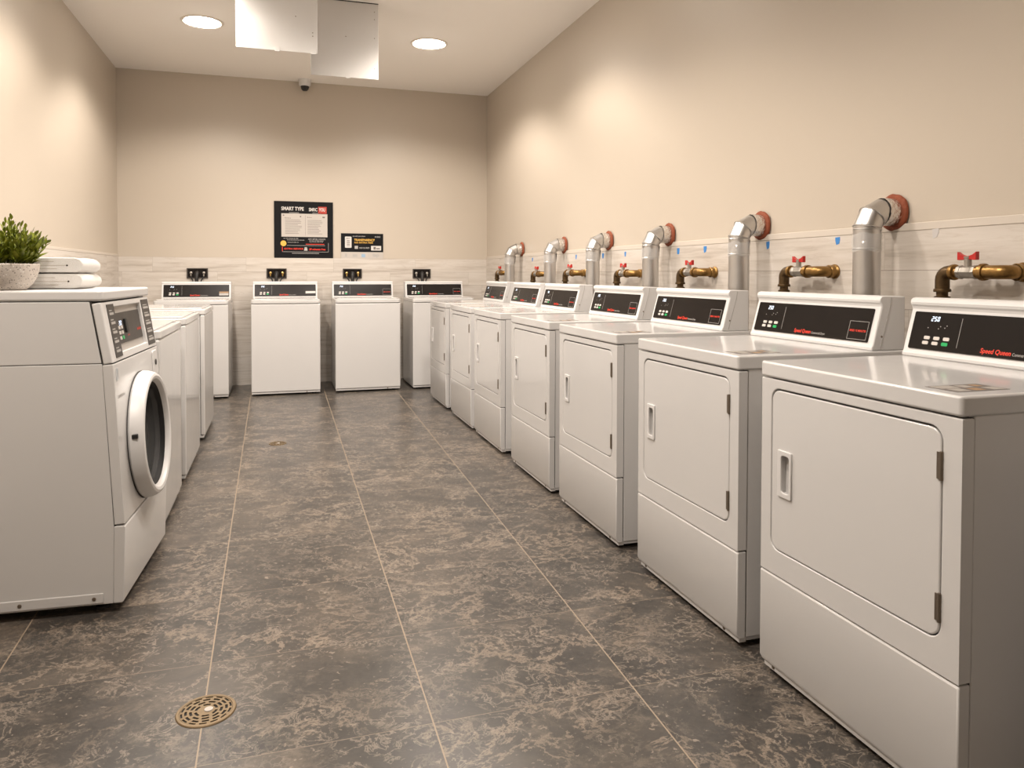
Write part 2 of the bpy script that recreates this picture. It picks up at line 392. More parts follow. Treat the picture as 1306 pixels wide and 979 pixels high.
# ------------------------------------------------------------------ control console shared by dryers and top loading washers
SEGS = {'2': 'abged', '5': 'afgcd', '0': 'abcdef'}
def digits(bm, s, a, b, h, M, c=.0008):
    w = h*.5; t = h*.13; g = t*.35
    for ch in s:
        for sg in SEGS[ch]:
            p = {'a': (g, w-g, h-t, h), 'g': (g, w-g, h/2-t/2, h/2+t/2), 'd': (g, w-g, 0, t), 'f': (0, t, h/2+g, h-g), 'e': (0, t, g, h/2-g),
                 'b': (w-t, w, h/2+g, h-g), 'c': (w-t, w, g, h/2-g)}[sg]
            sh = .12
            q = [(p[0]+p[2]*sh, p[2]), (p[1]+p[2]*sh, p[2]), (p[1]+p[3]*sh, p[3]), (p[0]+p[3]*sh, p[3])]
            plate(bm, [[(a+x, b+y) for x, y in q]], c-.0004, c, M)
        a += w*1.45
def control_face(root, M, w, h, word, boxed=True, top=0):
    """dark overlay plate w x h with its print, buttons and display; M maps (right, up, out) from the plate's lower left"""
    b = B(); plate(b, [rrect(0, w, 0, h, .004)], 0, .003, M); pn = obj('control_panel', b, M_panel, root)
    C = .0036
    b = B(); digits(b, '250', w*.105, h*.76, h*.125, M, C+.0006); obj('display_digits', b, M_digit, pn)
    bw, bh = w*.034, h*.088
    for r in range(2):
        for k in range(3):
            a0 = w*(.085+k*.055)-r*w*.004; b0 = h*(.27-r*.135)
            b = B(); plate(b, [rrect(a0, a0+bw, b0, b0+bh, bh*.3, 3)], .003, .0046, M)
            green = (r == 1 and k == 2)
            o = obj('button', b, M_green if green else M_button, pn)
            if green: o['label'] = 'green start button'
    b = B(); plate(b, [[(w*.275, h*.12), (w*.2768, h*.12), (w*.2768, h*.88), (w*.275, h*.88)]], .003, C, M); obj('divider_line', b, M_grey, pn)
    b = B()
    for k, (a, bb) in enumerate(((.095, .58), (.155, .57), (.165, .63), (.19, .60), (.20, .66))):
        b = B(); plate(b, [circle(w*a, h*bb, .0016, 8)], .003, C, M); obj('indicator_mark', b, M_grey, pn)
    if boxed:
        b = B()
        x0, x1, y0, y1, t = w*.845, w*.985, h*.05, h*.60, .0012
        plate(b, [[(x0, y0), (x1, y0), (x1, y1), (x0, y1)], [(x0+t, y0+t), (x1-t, y0+t), (x1-t, y1-t), (x0+t, y1-t)]], .003, C, M)
        obj('sticker_outline', b, M_grey, pn)
        b = B(); text(b, 'SPEED 15 MINUTES', h*.085, w*.855, h*.285, C, M, bold=.02, width=w*.12); obj('red_lettering', b, M_red, pn)
    b = B(); text(b, word, h*.105, w*.555, h*.075, C, M, width=w*.115, bold=.004)
    obj('grey_lettering', b, M_grey, pn)
    b = B(); text(b, 'Speed Queen', h*.165, w*.40, h*.075, C, M, shear=.18, bold=.022, width=w*.148)
    obj('red_lettering', b, M_red, pn)
    return pn

# ------------------------------------------------------------------ dryers of the right row
DW = .686
def make_dryer():
    h = DW/2
    t = thing('dryer', '', 'dryer')
    bx('cabinet', M_white, t, -h+.002, h-.002, .036, .672, .032, .893, bevel=.004)
    # dark strip paints shade into the seam between wrap-round front and cabinet
    bx('seam_shade', M_gap, t, -h+.005, h-.005, .028, .037, .05, .8885)
    Mf = face_mat((1, 0, 0), (0, 0, 1), (0, 0, 0))     # right, up, out = -y
    do = rrect(-.296, .294, .388, .862, .034)
    b = B(); plate(b, [[(-h, .3145), (h, .3145), (h, .8885), (-h, .8885)], do], -.033, 0, Mf); obj('front_panel', b, M_white, t, bevel=.006)
    b = B(); plate(b, [rrect(-.305, .303, .38, .87, .03)], -.032, -.024, Mf); obj('door_gap_lining', b, M_gap, t)  # dark sheet gives the gap around the door its shade
    # door with handle pocket and hinges
    hx0, hx1, hz0, hz1 = -.262, -.202, .552, .687
    b = B(); plate(b, [rrect(-.2935, .2905, .3905, .8575, .032), rrect(hx0+.012, hx1-.006, hz0+.010, hz1-.010, .008)], -.022, -.0005, Mf)
    door = obj('door', b, M_white, t, bevel=.004)
    b = B(); plate(b, [rrect(hx0, hx1, hz0, hz1, .004, 3), rrect(hx0+.017, hx1-.009, hz0+.014, hz1-.014, .009, 5)], -.001, .005, Mf)
    box(b, hx0+.011, hx1-.005, .016, .021, hz0+.009, hz1-.009)
    o = obj('handle', b, M_white2, door, bevel=.002)
    for z0 in (.744, .430):
        b = B(); lathe(b, [(0, 0), (.0045, 0), (.0045, .064), (0, .064)], 12, Matrix.Translation((.2925, -.001, z0)))
        box(b, .281, .2925, -.0025, .002, z0+.002, z0+.062)
        for k in range(3): lathe(b, [(.0052, k*.021), (.0052, k*.021+.002)], 12, Matrix.Translation((.2925, -.001, z0+.004)))
        obj('hinge', b, M_hinge, door)
    # lower service panel and plinth
    b = B(); prism(b, [(0, .048), (0, .305), (.004, .311), (.033, .311), (.033, .030), (.010, .030)], -h, h); obj('lower_panel', b, M_white, t, bevel=.004)
    b = B(); box(b, -h+.006, h-.006, .013, .040, .016, .036); box(b, -h+.006, h-.006, .04, .66, .02, .036)
    base = obj('base', b, M_white, t, bevel=.002)
    for x in (-h+.05, h-.09):
        b = B(); lathe(b, [(.006, 0), (.0055, .002), (0, .0025)], 10, face_mat((1, 0, 0), (0, 0, 1), (x, .013, .026))); obj('screw', b, M_hinge, base)
    for x in (-h+.06, h-.06):
        for y in (.07, .60):
            b = B(); lathe(b, [(0, 0), (.02, 0), (.02, .008), (.008, .010), (.008, .03), (0, .03)], 14, Matrix.Translation((x, y, 0))); obj('foot', b, M_black, t)
    # top with its label
    b = B(); plate(b, [rrect(-h-.001, h+.001, -.004, .672, .010, 5)], .892, .937); top = obj('top_panel', b, M_white, t, bevel=.007, seg=4)
    b = B(); plate(b, [[(.211, .036), (.297, .036), (.297, .190), (.211, .190)]], .937, .9376); st = obj('warning_sticker', b, M_ink, top)
    b = B()
    for x0, x1, y0, y1 in ((.216, .250, .042, .10), (.255, .29, .05, .085), (.22, .25, .11, .14), (.257, .292, .150, .184)):
        plate(b, [[(x0, y0), (x1, y0), (x1, y1), (x0, y1)]], .9376, .9378)
    obj('sticker_print', b, M_stickbg, st)
    for x0, x1, y0, y1 in ((.262, .288, .10, .13), (.222, .245, .152, .172)):
        b = B(); plate(b, [[(x0, y0), (x1, y0), (x1, y1), (x0, y1)]], .9376, .9379)
        obj('sticker_picture', b, M_orange, st)
    # console
    prof = [(.522, .937), (.522, .948), (.527, .956), (.563, 1.086), (.561, 1.094), (.556, 1.100), (.554, 1.108), (.557, 1.116), (.563, 1.121), (.572, 1.123), (.662, 1.121), (.662, .937)]
    b = B(); prism(b, prof, -h+.004, h-.004); con = obj('console', b, M_white2, t, bevel=.005, seg=3, angle=25)
    for x in (-h+.004, h-.004):                         # end cap seams and a screw
        s = 1 if x > 0 else -1; b = B()
        tube(b, [(x+s*.0004, .600, 1.117), (x+s*.0004, .597, 1.09), (x+s*.0004, .555, .945)], .0012, 6)
        obj('end_cap_seam', b, M_grey, con)
    b = B(); lathe(b, [(.004, 0), (.003, .0015), (0, .002)], 8, face_mat((0, 1, 0), (0, 0, 1), (h-.004, .562, .985))); obj('screw', b, M_hinge, con)
    M = face_mat((1, 0, 0), (0, .036, .130), (-.318, .5285, .963))
    control_face(t, M, .631, .119, 'Commercial Dryer')
    return t
DR_Y = [1.8897, 2.6918, 3.5769, 4.4126, 5.3376, 6.1291, 7.0234]
DR_L = ['white dryer nearest the camera, cut off by the right edge of the picture',
        'second white dryer in the right row, its top just behind the nearest dryer',
        'third white dryer in the right row, left of the second dryer',
        'white dryer in the middle of the right row, three dryers on either side of it',
        'fifth white dryer in the right row counted from the camera',
        'white dryer standing just in front of the farthest dryer of the right row',
        'farthest white dryer of the right row, beside the washer in the back corner']
DR_Y.append(.985)  # unseen extra dryer, put in to shade the side of the nearest one
DR_L.append('unseen white dryer beyond the right edge of the picture, in front of the nearest one')
dr = make_dryer()
for i, y in enumerate(DR_Y):
    o = dr if i == 0 else copy_tree(dr)
    o.location = (1.383, y-DW/2, 0); o.rotation_euler.z = -PI/2; o['label'] = DR_L[i]; o['group'] = 'white dryers in the right row'

# ------------------------------------------------------------------ top loading washers
def make_washer(label, loc, rotz, w, group, sticker, consz=1.110):
    h = w/2
    t = thing('top_loading_washer', label, 'washing machine', loc, rotz, group)
    bx('cabinet', M_white, t, -h+.002, h-.002, .031, .66, .030, .900, bevel=.004)
    bx('seam_shade', M_gap, t, -h+.005, h-.005, .026, .032, .05, .8965)  # dark strip for the shade behind the front panel edge
    b = B(); plate(b, [[(-h, .036), (h, .036), (h, .8965), (-h, .8965)]], -.030, 0, face_mat((1, 0, 0), (0, 0, 1), (0, 0, 0)))
    obj('front_panel', b, M_white, t, bevel=.010, seg=4)
    base = bx('base', M_white, t, -h+.004, h-.004, .008, .64, .018, .0335, bevel=.002)
    b = B(); lathe(b, [(.006, 0), (.0055, .002), (0, .0025)], 10, face_mat((1, 0, 0), (0, 0, 1), (h-.13, .008, .026))); obj('screw', b, M_hinge, base)
    for x in (-h+.06, h-.06):
        for y in (.07, .58):
            b = B(); lathe(b, [(0, 0), (.02, 0), (.02, .008), (.008, .010), (.008, .03), (0, .03)], 14, Matrix.Translation((x, y, 0))); obj('foot', b, M_black, t)
    b = B(); plate(b, [rrect(-h-.001, h+.001, -.005, .66, .028, 6)], .899, .937); obj('top_panel', b, M_white, t, bevel=.007, seg=4)
    b = B(); plate(b, [rrect(-h+.018, h-.018, .02, .475, .022, 5)], .9375, .947); lid = obj('lid', b, M_white, t, bevel=.004)
    b = B(); box(b, h-.13, h-.07, .013, .024, .9375, .944); obj('lid_grip', b, M_grey, lid, bevel=.002)  # grey puts shade into the colour of a white plastic grip
    z1 = consz
    prof = [(.490, .937), (.490, .950), (.525, z1-.022), (.521, z1-.014), (.523, z1-.004), (.530, z1), (.638, z1-.001), (.638, .937)]
    b = B(); prism(b, prof, -h+.003, h-.003); con = obj('console', b, M_white2, t, bevel=.004, angle=25)
    sl = (z1-.032)-.958
    M = face_mat((1, 0, 0), (0, .035*sl/(z1-.972), sl), (-h+.020, .4912, .958))
    pw, ph = w-.040, math.hypot(.035*sl/(z1-.972), sl)
    pn = control_face(t, M, pw, ph, 'Commercial Washer', boxed=(sticker == 'boxed'))
    if sticker == 'orange':
        b = B(); plate(b, [[(pw*.845, ph*.30), (pw*.99, ph*.30), (pw*.99, ph*.42), (pw*.845, ph*.42)]], .003, .0038, M); obj('orange_sticker', b, M_orange, pn)
        b = B(); plate(b, [[(pw*.845, ph*.10), (pw*.99, ph*.10), (pw*.99, ph*.28), (pw*.845, ph*.28)]], .003, .0038, M); obj('grey_sticker', b, M_grey, pn)
    if sticker == 'white':
        b = B(); plate(b, [[(pw*.83, ph*.22), (pw*.995, ph*.24), (pw*.995, ph*.42), (pw*.83, ph*.42)]], .003, .0038, M); obj('white_sticker', b, M_whitep, pn)
    return t
G = 'white top loading washers along the back wall'
make_washer('white top loading washer leftmost along the back wall, orange sticker on its panel', (-.795, 7.51, 0), 0, .65, G, 'orange')
make_washer('white top loading washer under the large black sign, white sticker on its panel', (.057, 7.56, 0), math.radians(-.0), .65, G, 'white')
make_washer('white top loading washer under the small black and white sign', (.853, 7.56, 0), 0, .65, G, 'boxed')
make_washer('white top loading washer in the back right corner, beside the farthest dryer', (1.633, 7.56, 0), 0, .65, G, 'boxed')
G = 'white top loading washers along the left wall'
make_washer('white top loading washer right behind the front loading washer on the left', (-.515, 3.99, 0), PI/2, .74, G, None, 1.075)
make_washer('middle one of three white top loading washers along the left wall', (-.515, 4.945, 0), PI/2, .74, G, None, 1.075)
make_washer('farthest white top loading washer of the left row, in front of the back wall washer', (-.515, 6.04, 0), PI/2, .72, G, None, 1.07)

# ------------------------------------------------------------------ front loading washer on the left
def make_front_loader():
    w = .690; h = w/2
    t = thing('front_loading_washer', 'white front loading washer with a round glass door, holding the plant and towels', 'washing machine', (-.504, 3.2145, 0), PI/2-math.radians(3.4))
    D = .735
    # side cabinet in two stacked panels
    b = B(); prism(b, [(.040, .034), (.036, .31), (.068, .8785), (D, .8785), (D, .034)], -h+.0015, h-.0015); obj('cabinet', b, M_white, t, bevel=.003)
    b = B(); prism(b, [(.070, .8805), (.106, 1.095), (D, 1.095), (D, .8805)], -h+.0015, h-.0015); obj('upper_cabinet', b, M_white, t, bevel=.003)
    b = B(); prism(b, [(.03, .05), (.03, .31), (.062, .879), (.100, 1.096), (D-.01, 1.096), (D-.01, .05)], -h+.0045, h-.0045); obj('seam_shade', b, M_gap, t)  # dark core, painted shade showing through the panel seams
    # lower kick panel
    b = B(); prism(b, [(.006, .040), (-.002, .300), (.001, .307), (.036, .307), (.040, .034), (.012, .034)], -h, h); obj('kick_panel', b, M_white, t, bevel=.006)
    # front panel tilted back, with the door opening
    L = math.hypot(.033, .563); MF = face_mat((1, 0, 0), (0, .033, .563), (0, 0, .3135))
    dc, dr_ = (.002, .248), .212
    b = B(); plate(b, [[(-h, 0), (h, 0), (h, L), (-h, L)], circle(*dc, dr_, 56)], -.034, 0, MF); obj('front_panel', b, M_white, t, bevel=.006)
    # console leaning back
    L2 = math.hypot(.036, .212); M2 = face_mat((1, 0, 0), (0, .036, .212), (0, .034, .881))
    x0, x1, y0, y1 = -h+.150, h-.150, .045, L2-.022
    b = B(); plate(b, [[(-h, 0), (h, 0), (h, L2), (-h, L2)], [(x0, y0-.02), (x1, y0-.02), (x1, y1), (x0, y1)]], -.030, 0, M2); con = obj('console', b, M_white2, t, bevel=.005)
    b = B(); plate(b, [[(x0-.004, y0-.024), (x1+.004, y0-.024), (x1+.004, y1+.004), (x0-.004, y1+.004)]], -.030, -.016, M2); obj('recess_plate', b, M_silver, con)
    b = B(); plate(b, [rrect(x0+.004, x1-.004, y0+.008, y1-.024, .003)], -.016, -.012, M2); cp = obj('control_panel', b, M_strip, t)
    C = -.0115
    b = B(); digits(b, '250', x0+.07, y1-.072, .017, M2, C); obj('display_digits', b, M_digit, cp)
    for r in range(3):
        for k in range(2):
            a0 = x0+.05+k*.035; b0 = y0+.062-r*.020
            b = B(); plate(b, [rrect(a0, a0+.022, b0, b0+.013, .003, 3)], -.012, -.010, M2)
            g = r == 2 and k == 1; o = obj('button', b, M_green if g else M_button, cp)
            if g: o['label'] = 'green start button'
    b = B(); box(b, x0+.135, x0+.165, y1-.105, y1-.05, -.012, -.004, M2); obj('coin_slot', b, M_black, cp, bevel=.003)
    b = B(); text(b, 'Speed Queen', .016, x1-.015, y0+.042, C, M2, align='RIGHT', shear=.18, bold=.02, width=.06)
    obj('red_lettering', b, M_red, cp); b = B(); text(b, '15 MINUTES', .007, x0+.16, y0+.03, C, M2, bold=.02, width=.03); obj('red_lettering', b, M_red, cp)
    for a0, a1 in ((-h+.055, -h+.142), (h-.140, h-.020)):
        b = B(); plate(b, [[(a0, .012), (a1, .012), (a1, L2-.010), (a0, L2-.010)]], 0, .0018, M2); s = obj('instruction_strip', b, M_strip, t)
        b = B()
        for k in range(5):
            yy = .03+k*.034
            plate(b, [[(a0+.018, yy), (a1-.018, yy), (a1-.018, yy+.009), (a0+.018, yy+.009)]], .0018, .0022, M2)
            plate(b, [[(a0+.018, yy+.014), (a1-.035, yy+.014), (a1-.035, yy+.018), (a0+.018, yy+.018)]], .0018, .0022, M2)
        obj('strip_print', b, M_grey, s)
    # top panel
    b = B(); plate(b, [rrect(-h-.001, h+.001, .064, D+.002, .018, 6)], 1.0975, 1.135); obj('top_panel', b, M_white2, t, bevel=.009, seg=4)
    # door: ring, glass, latch and the dark drum behind
    MD = MF @ Matrix.Translation((dc[0], dc[1], 0))
    b = B(); lathe(b, [(.243, .002), (.248, .010), (.246, .025), (.239, .046), (.233, .054), (.224, .057), (.213, .054), (.207, .046), (.202, .036), (.199, .002)], 72, MD, close=True)
    door = obj('door', b, M_white2, t)
    b = B(); lathe(b, [(.190, .020), (.180, .014), (.12, -.015), (.06, -.037), (0, -.042)], 56, MD); obj('door_glass', b, M_glass, door)
    b = B(); lathe(b, [(.2025, .037), (.197, .033), (.191, .022), (.185, .002), (.199, .001)], 56, MD); obj('inner_ring', b, M_gasket, door)
    b = B(); box(b, -.250, -.234, .028, .045, .018, .038, MD); obj('door_latch', b, M_black, door, bevel=.003)
    b = B(); lathe(b, [(.232, .0005), (.248, .0005), (.248, .003), (.232, .003)], 56, MD, close=True); obj('door_gap_lining', b, M_gap, t)
    b = B(); lathe(b, [(.209, -.002), (.205, -.05), (.235, -.06), (.235, -.40), (0, -.42)], 48, MD)
    dm = obj('drum', b, M_drum, t)
    b = B(); box(b, -.03, .03, -.225, -.175, -.36, -.07, MD); box(b, -.215, -.165, .06, .12, -.36, -.07, MD); obj('drum_paddle', b, M_silver, dm, bevel=.012)
    # card reader, small label, model strip, side rail
    b = B(); plate(b, [rrect(h-.115, h-.04, L-.115, L-.012, .012)], 0, .006, MF); cr = obj('card_reader', b, M_white2, t, bevel=.002)
    b = B(); plate(b, [circle(h-.078, L-.062, .012, 16)], .006, .009, MF); obj('reader_slot', b, M_black, cr)
    b = B(); plate(b, [rrect(-h+.028, -h+.055, L-.062, L-.018, .003, 3)], 0, .001, MF); obj('small_label', b, M_palelabel, t)
    b = B(); text(b, 'COMMERCIAL', .015, -h+.035, L-.125, .0008, MF, bold=.02, width=.09); obj('grey_lettering', b, M_grey, t)
    b = B(); box(b, -h-.003, -h+.003, .07, D-.02, .040, .075); rail = obj('side_rail', b, M_white, t, bevel=.003)
    for y in (.10, .33, .56):
        b = B(); lathe(b, [(.007, 0), (.006, .002), (0, .003)], 10, face_mat((0, -1, 0), (0, 0, 1), (-h-.003, y, .057))); obj('screw', b, M_hinge, rail)
    for x in (-h+.06, h-.06):
        for y in (.09, .62):
            b = B(); lathe(b, [(0, 0), (.022, 0), (.022, .010), (.009, .012), (.009, .04), (0, .04)], 14, Matrix.Translation((x, y, 0))); obj('foot', b, M_black, t)
make_front_loader()

# ------------------------------------------------------------------ plant and towels on the front loader
TZ = 1.135
def make_plant(x, y):
    t = thing('potted_plant', 'leafy green plant in a speckled stone bowl on the left washer', 'plant', (x, y, TZ))
    b = B(); lathe(b, [(0, 0), (.062, 0), (.066, .004), (.084, .022), (.098, .048), (.105, .078), (.106, .090), (.103, .092), (.099, .089), (.094, .06), (.075, .03), (0, .02)], 56)
    obj('bowl', b, M_terrazzo, t, angle=50)
    b = B(); lathe(b, [(0, .086), (.05, .085), (.097, .080), (.095, .06), (0, .06)], 40); obj('soil', b, M_soil, t)
    fo = B(); st = B(); R = random.Random(11)
    def leaf(p, d, ln, wd):
        d = d.normalized(); s = d.cross(Vector((0, 0, 1)))
        s = s.normalized() if s.length > .05 else Vector((1, 0, 0)); s = (s+Vector((R.uniform(-.6, .6), R.uniform(-.6, .6), R.uniform(-.6, .6)))).normalized()
        n = s.cross(d).normalized()
        prof = ((0, .15), (.3, .9), (.55, 1), (.8, .6), (1, .02)); rows = []
        for q, ww in prof:
            c = p+d*ln*q-Vector((0, 0, 1))*ln*.12*q*q
            rows.append([fo.verts.new(c-s*wd*ww*.5+n*wd*.14*ww), fo.verts.new(c), fo.verts.new(c+s*wd*ww*.5+n*wd*.14*ww)])
        for a, c in zip(rows, rows[1:]):
            fo.faces.new((a[0], a[1], c[1], c[0])); fo.faces.new((a[1], a[2], c[2], c[1]))
    sprigs = []
    for k in range(80):
        a = R.uniform(0, 2*PI); rr = .078*math.sqrt(R.random()); lean = R.uniform(.15, 1.0)*(rr/.078+.15)
        sprigs.append((a, rr, lean, R.uniform(.095, .145)*(1.15-.45*rr/.078)))
    for dx, hgt in ((-.032, .158), (-.030, .135), (.024, .156), (.026, .135), (-.088, .13), (.070, .125), (.055, .13), (-.060, .135), (0, .13)):
        sprigs.append((0 if dx > 0 else PI, abs(dx)*.8, abs(dx)*1.6, hgt))
    for a, rr, lean, ln in sprigs:
        p0 = Vector((rr*math.cos(a), rr*math.sin(a), .082)); d0 = Vector((math.cos(a)*lean*.75, math.sin(a)*lean*.75, 1)).normalized()
        pts = [p0+d0*ln*q+Vector((0, 0, .012*q*q)) for q in (0, .33, .66, 1)]
        tube(st, pts, [.0016, .0014, .0011, .0006], 5)
        for q in range(11):
            f = .12+.86*q/10; i = min(2, int(f*3)); pp = pts[i].lerp(pts[i+1], f*3-i)
            th = q*2.4+R.uniform(-.5, .5); side = Vector((math.cos(th), math.sin(th), R.uniform(.25, .9)))
            s = 1.0-.62*f
            leaf(pp, side+d0*(.4+f*1.6), (.036*s+.012)*R.uniform(.8, 1.2), (.016*s+.004)*R.uniform(.8, 1.2))
    obj('foliage', fo, M_leaf, t, angle=180); obj('stems', st, M_stem, t)
make_plant(-.915, 2.985)
def make_towel(z, label, seed, dx):
    """folded towel: layered strip folded over on the right, run back in y"""
    t = thing('folded_towel', label, 'towel', (-.90+dx, 3.26, z), 0, 'folded white towels')
    R = random.Random(seed)
    def fold(b, L0, L1, zc, th, gap, y0, y1, ny=14, tilt=0):
        # closed U-shaped outline in (x,z)
        r_o = th+gap/2; out = []
        n = 10; zb = zc-r_o; zt = zc+r_o
        out.append((L0, zb)); out.append((L0*.3+L1*.7-.06, zb)); out.append((L1-r_o, zb))
        for i in range(1, n): a = -PI/2+PI*i/n; out.append((L1-r_o+r_o*1.05*math.cos(a), zc+r_o*math.sin(a)))
        out += [(L1-r_o, zt), (L0*.3+L1*.7-.06, zt), (L0, zt), (L0, zc)]
        rings = []
        for k in range(ny+1):
            q = k/ny; y = y0+(y1-y0)*q; e = 1-max(0, (abs(q-.5)-.44)/.06)**2*.10
            w = .0015*math.sin(9*q+seed); rings.append([b.verts.new((x+w*.6+(.004*math.sin(7*q+z*60)), y, zc+(zz-zc)*e+w*.5)) for x, zz in out])
        m = len(out)
        for a, c in zip(rings, rings[1:]):
            for i in range(m): b.faces.new((a[i], a[(i+1) % m], c[(i+1) % m], c[i]))
        for rg, s in ((rings[0], 1), (rings[-1], -1)):
            es = [rg[i] for i in range(m)]; f = b.faces.new(es[::s]); bmesh.ops.triangulate(b, faces=[f])
    b = B(); fold(b, -.20, .200, .0295, .0282, .0012, -.155, .155); o = obj('terry_cloth', b, M_towel, t, angle=60)
    md = o.modifiers.new('bevel', 'BEVEL'); md.width = .006; md.segments = 3; md.limit_method = 'ANGLE'; md.angle_limit = math.radians(55)
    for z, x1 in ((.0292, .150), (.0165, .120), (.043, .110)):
        b = B(); box(b, -.19, x1, -.1562, -.10, z-.0007, z+.0007); obj('fold_shade_line', b, M_foldshade, t)  # thin darker strips draw the shaded slits between layers
    b = B(); tube(b, [(.153, -.1562, .0292), (.153, -.10, .0292)], .0032, 10); obj('fold_hollow_shade', b, M_soil, t)  # solid dark plug draws the shade inside the fold
make_towel(TZ, 'lower folded white towel of the two stacked behind the plant', 1, 0)
make_towel(TZ+.0592, 'upper folded white towel, lying on top of the other towel', 2, -.004)

# ------------------------------------------------------------------ exhaust ducts behind the dryers
def make_duct():
    t = thing('exhaust_duct', '', 'duct')
    r = .0505
    b = B(); tube(b, [(0, 0, .10), (0, 0, 1.376)], r, 36, caps=False); obj('riser_pipe', b, M_duct, t)
    b = B()
    for z in (1.372, 1.296): lathe(b, [(r, -.003), (r+.0025, 0), (r, .003)], 36, Matrix.Translation((0, 0, z)))
    obj('pipe_bead', b, M_duct, t)
    b = B(); tube(b, [(0, 0, 1.372), (0, 0, 1.377), (.0225, 0, 1.421), (.063, 0, 1.441), (.118, 0, 1.441)], r-.001, 36, caps=False, split=True); el = obj('elbow', b, M_duct, t)
    b = B()
    for p, d in (((0, 0, 1.377), (.23, 0, .973)), ((.0225, 0, 1.421), (.707, 0, .707))):
        q = Vector((0, 0, 1)).rotation_difference(Vector(d)).to_matrix().to_4x4(); q.translation = p
        lathe(b, [(r*1.03, -.003), (r*1.085, 0), (r*1.03, .003)], 36, q)
    obj('seam_ring', b, M_duct, el)
    q = Matrix.Rotation(PI/2, 4, 'Y'); q.translation = (.064, 0, 1.441)
    b = B(); rr = random.Random(3)
    n = 36; rings = []
    for k in range(6):
        rings.append([b.verts.new(q @ Vector(((r+.003+rr.uniform(-.0012, .002))*math.cos(2*PI*i/n), (r+.003+rr.uniform(-.0012, .002))*math.sin(2*PI*i/n), k*.0115))) for i in range(n)])
    for a, c in zip(rings, rings[1:]):
        for i in range(n): b.faces.new((a[i], a[(i+1) % n], c[(i+1) % n], c[i]))
    obj('foil_tape_wrap', b, M_foil, el)
    b = B(); q2 = Matrix.Rotation(PI/2, 4, 'Y'); q2.translation = (.118, 0, 1.441); rings = []
    for rad, z in ((.050, .0), (.062, -.001), (.070, .004), (.073, .012), (.060, .0125), (.050, .012)):
        rings.append([b.verts.new(q2 @ Vector((rad*(1+.02*math.sin(5*a)+.015*math.sin(11*a))*math.cos(a), rad*(1+.02*math.sin(5*a))*math.sin(a), z))) for a in [2*PI*i/48 for i in range(48)]])
    for a, c in zip(rings, rings[1:]):
        for i in range(48): b.faces.new((a[i], a[(i+1) % 48], c[(i+1) % 48], c[i]))
    obj('wall_sealant', b, M_seal, t)
    b = B(); rings = []
    for k in range(9):
        z = 1.287+k*.0085
        rings.append([b.verts.new(((r+.0022+rr.uniform(-.0012, .003))*math.cos(2*PI*i/30), (r+.0022+rr.uniform(-.0012, .003))*math.sin(2*PI*i/30), z+.004*math.sin(i*.8))) for i in range(30)])
    for a, c in zip(rings, rings[1:]):
        for i in range(30): b.faces.new((a[i], a[(i+1) % 30], c[(i+1) % 30], c[i]))
    obj('clear_tape_wrap', b, M_wrap, t, angle=20)
    b = B(); tube(b, [(r+.001, -.004, 1.30), (r+.006, -.004, 1.345), (r+.008, -.004, 1.372)], .004, 8); obj('hose_clip', b, M_black, t)
    return t
DU_Y = [2.345, 3.190, 4.115, 5.000, 5.900, 7.055]
DU_L = ['shiny metal exhaust duct nearest the camera, rising behind the second dryer from the front',
        'shiny metal exhaust duct between the second and third gas valves from the camera',
        'shiny metal exhaust duct third from the camera, rising behind the middle dryer',
        'shiny metal exhaust duct between the fourth and fifth gas valves from the camera',
        'shiny metal exhaust duct second farthest from the camera on the right wall',
        'shiny metal exhaust duct farthest from the camera, next to the back right corner']
du = make_duct()
for i, y in enumerate(DU_Y):
    o = du if i == 0 else copy_tree(du)
    o.location = (2.192, y, 0); o['label'] = DU_L[i]; o['group'] = 'exhaust ducts on the right wall'

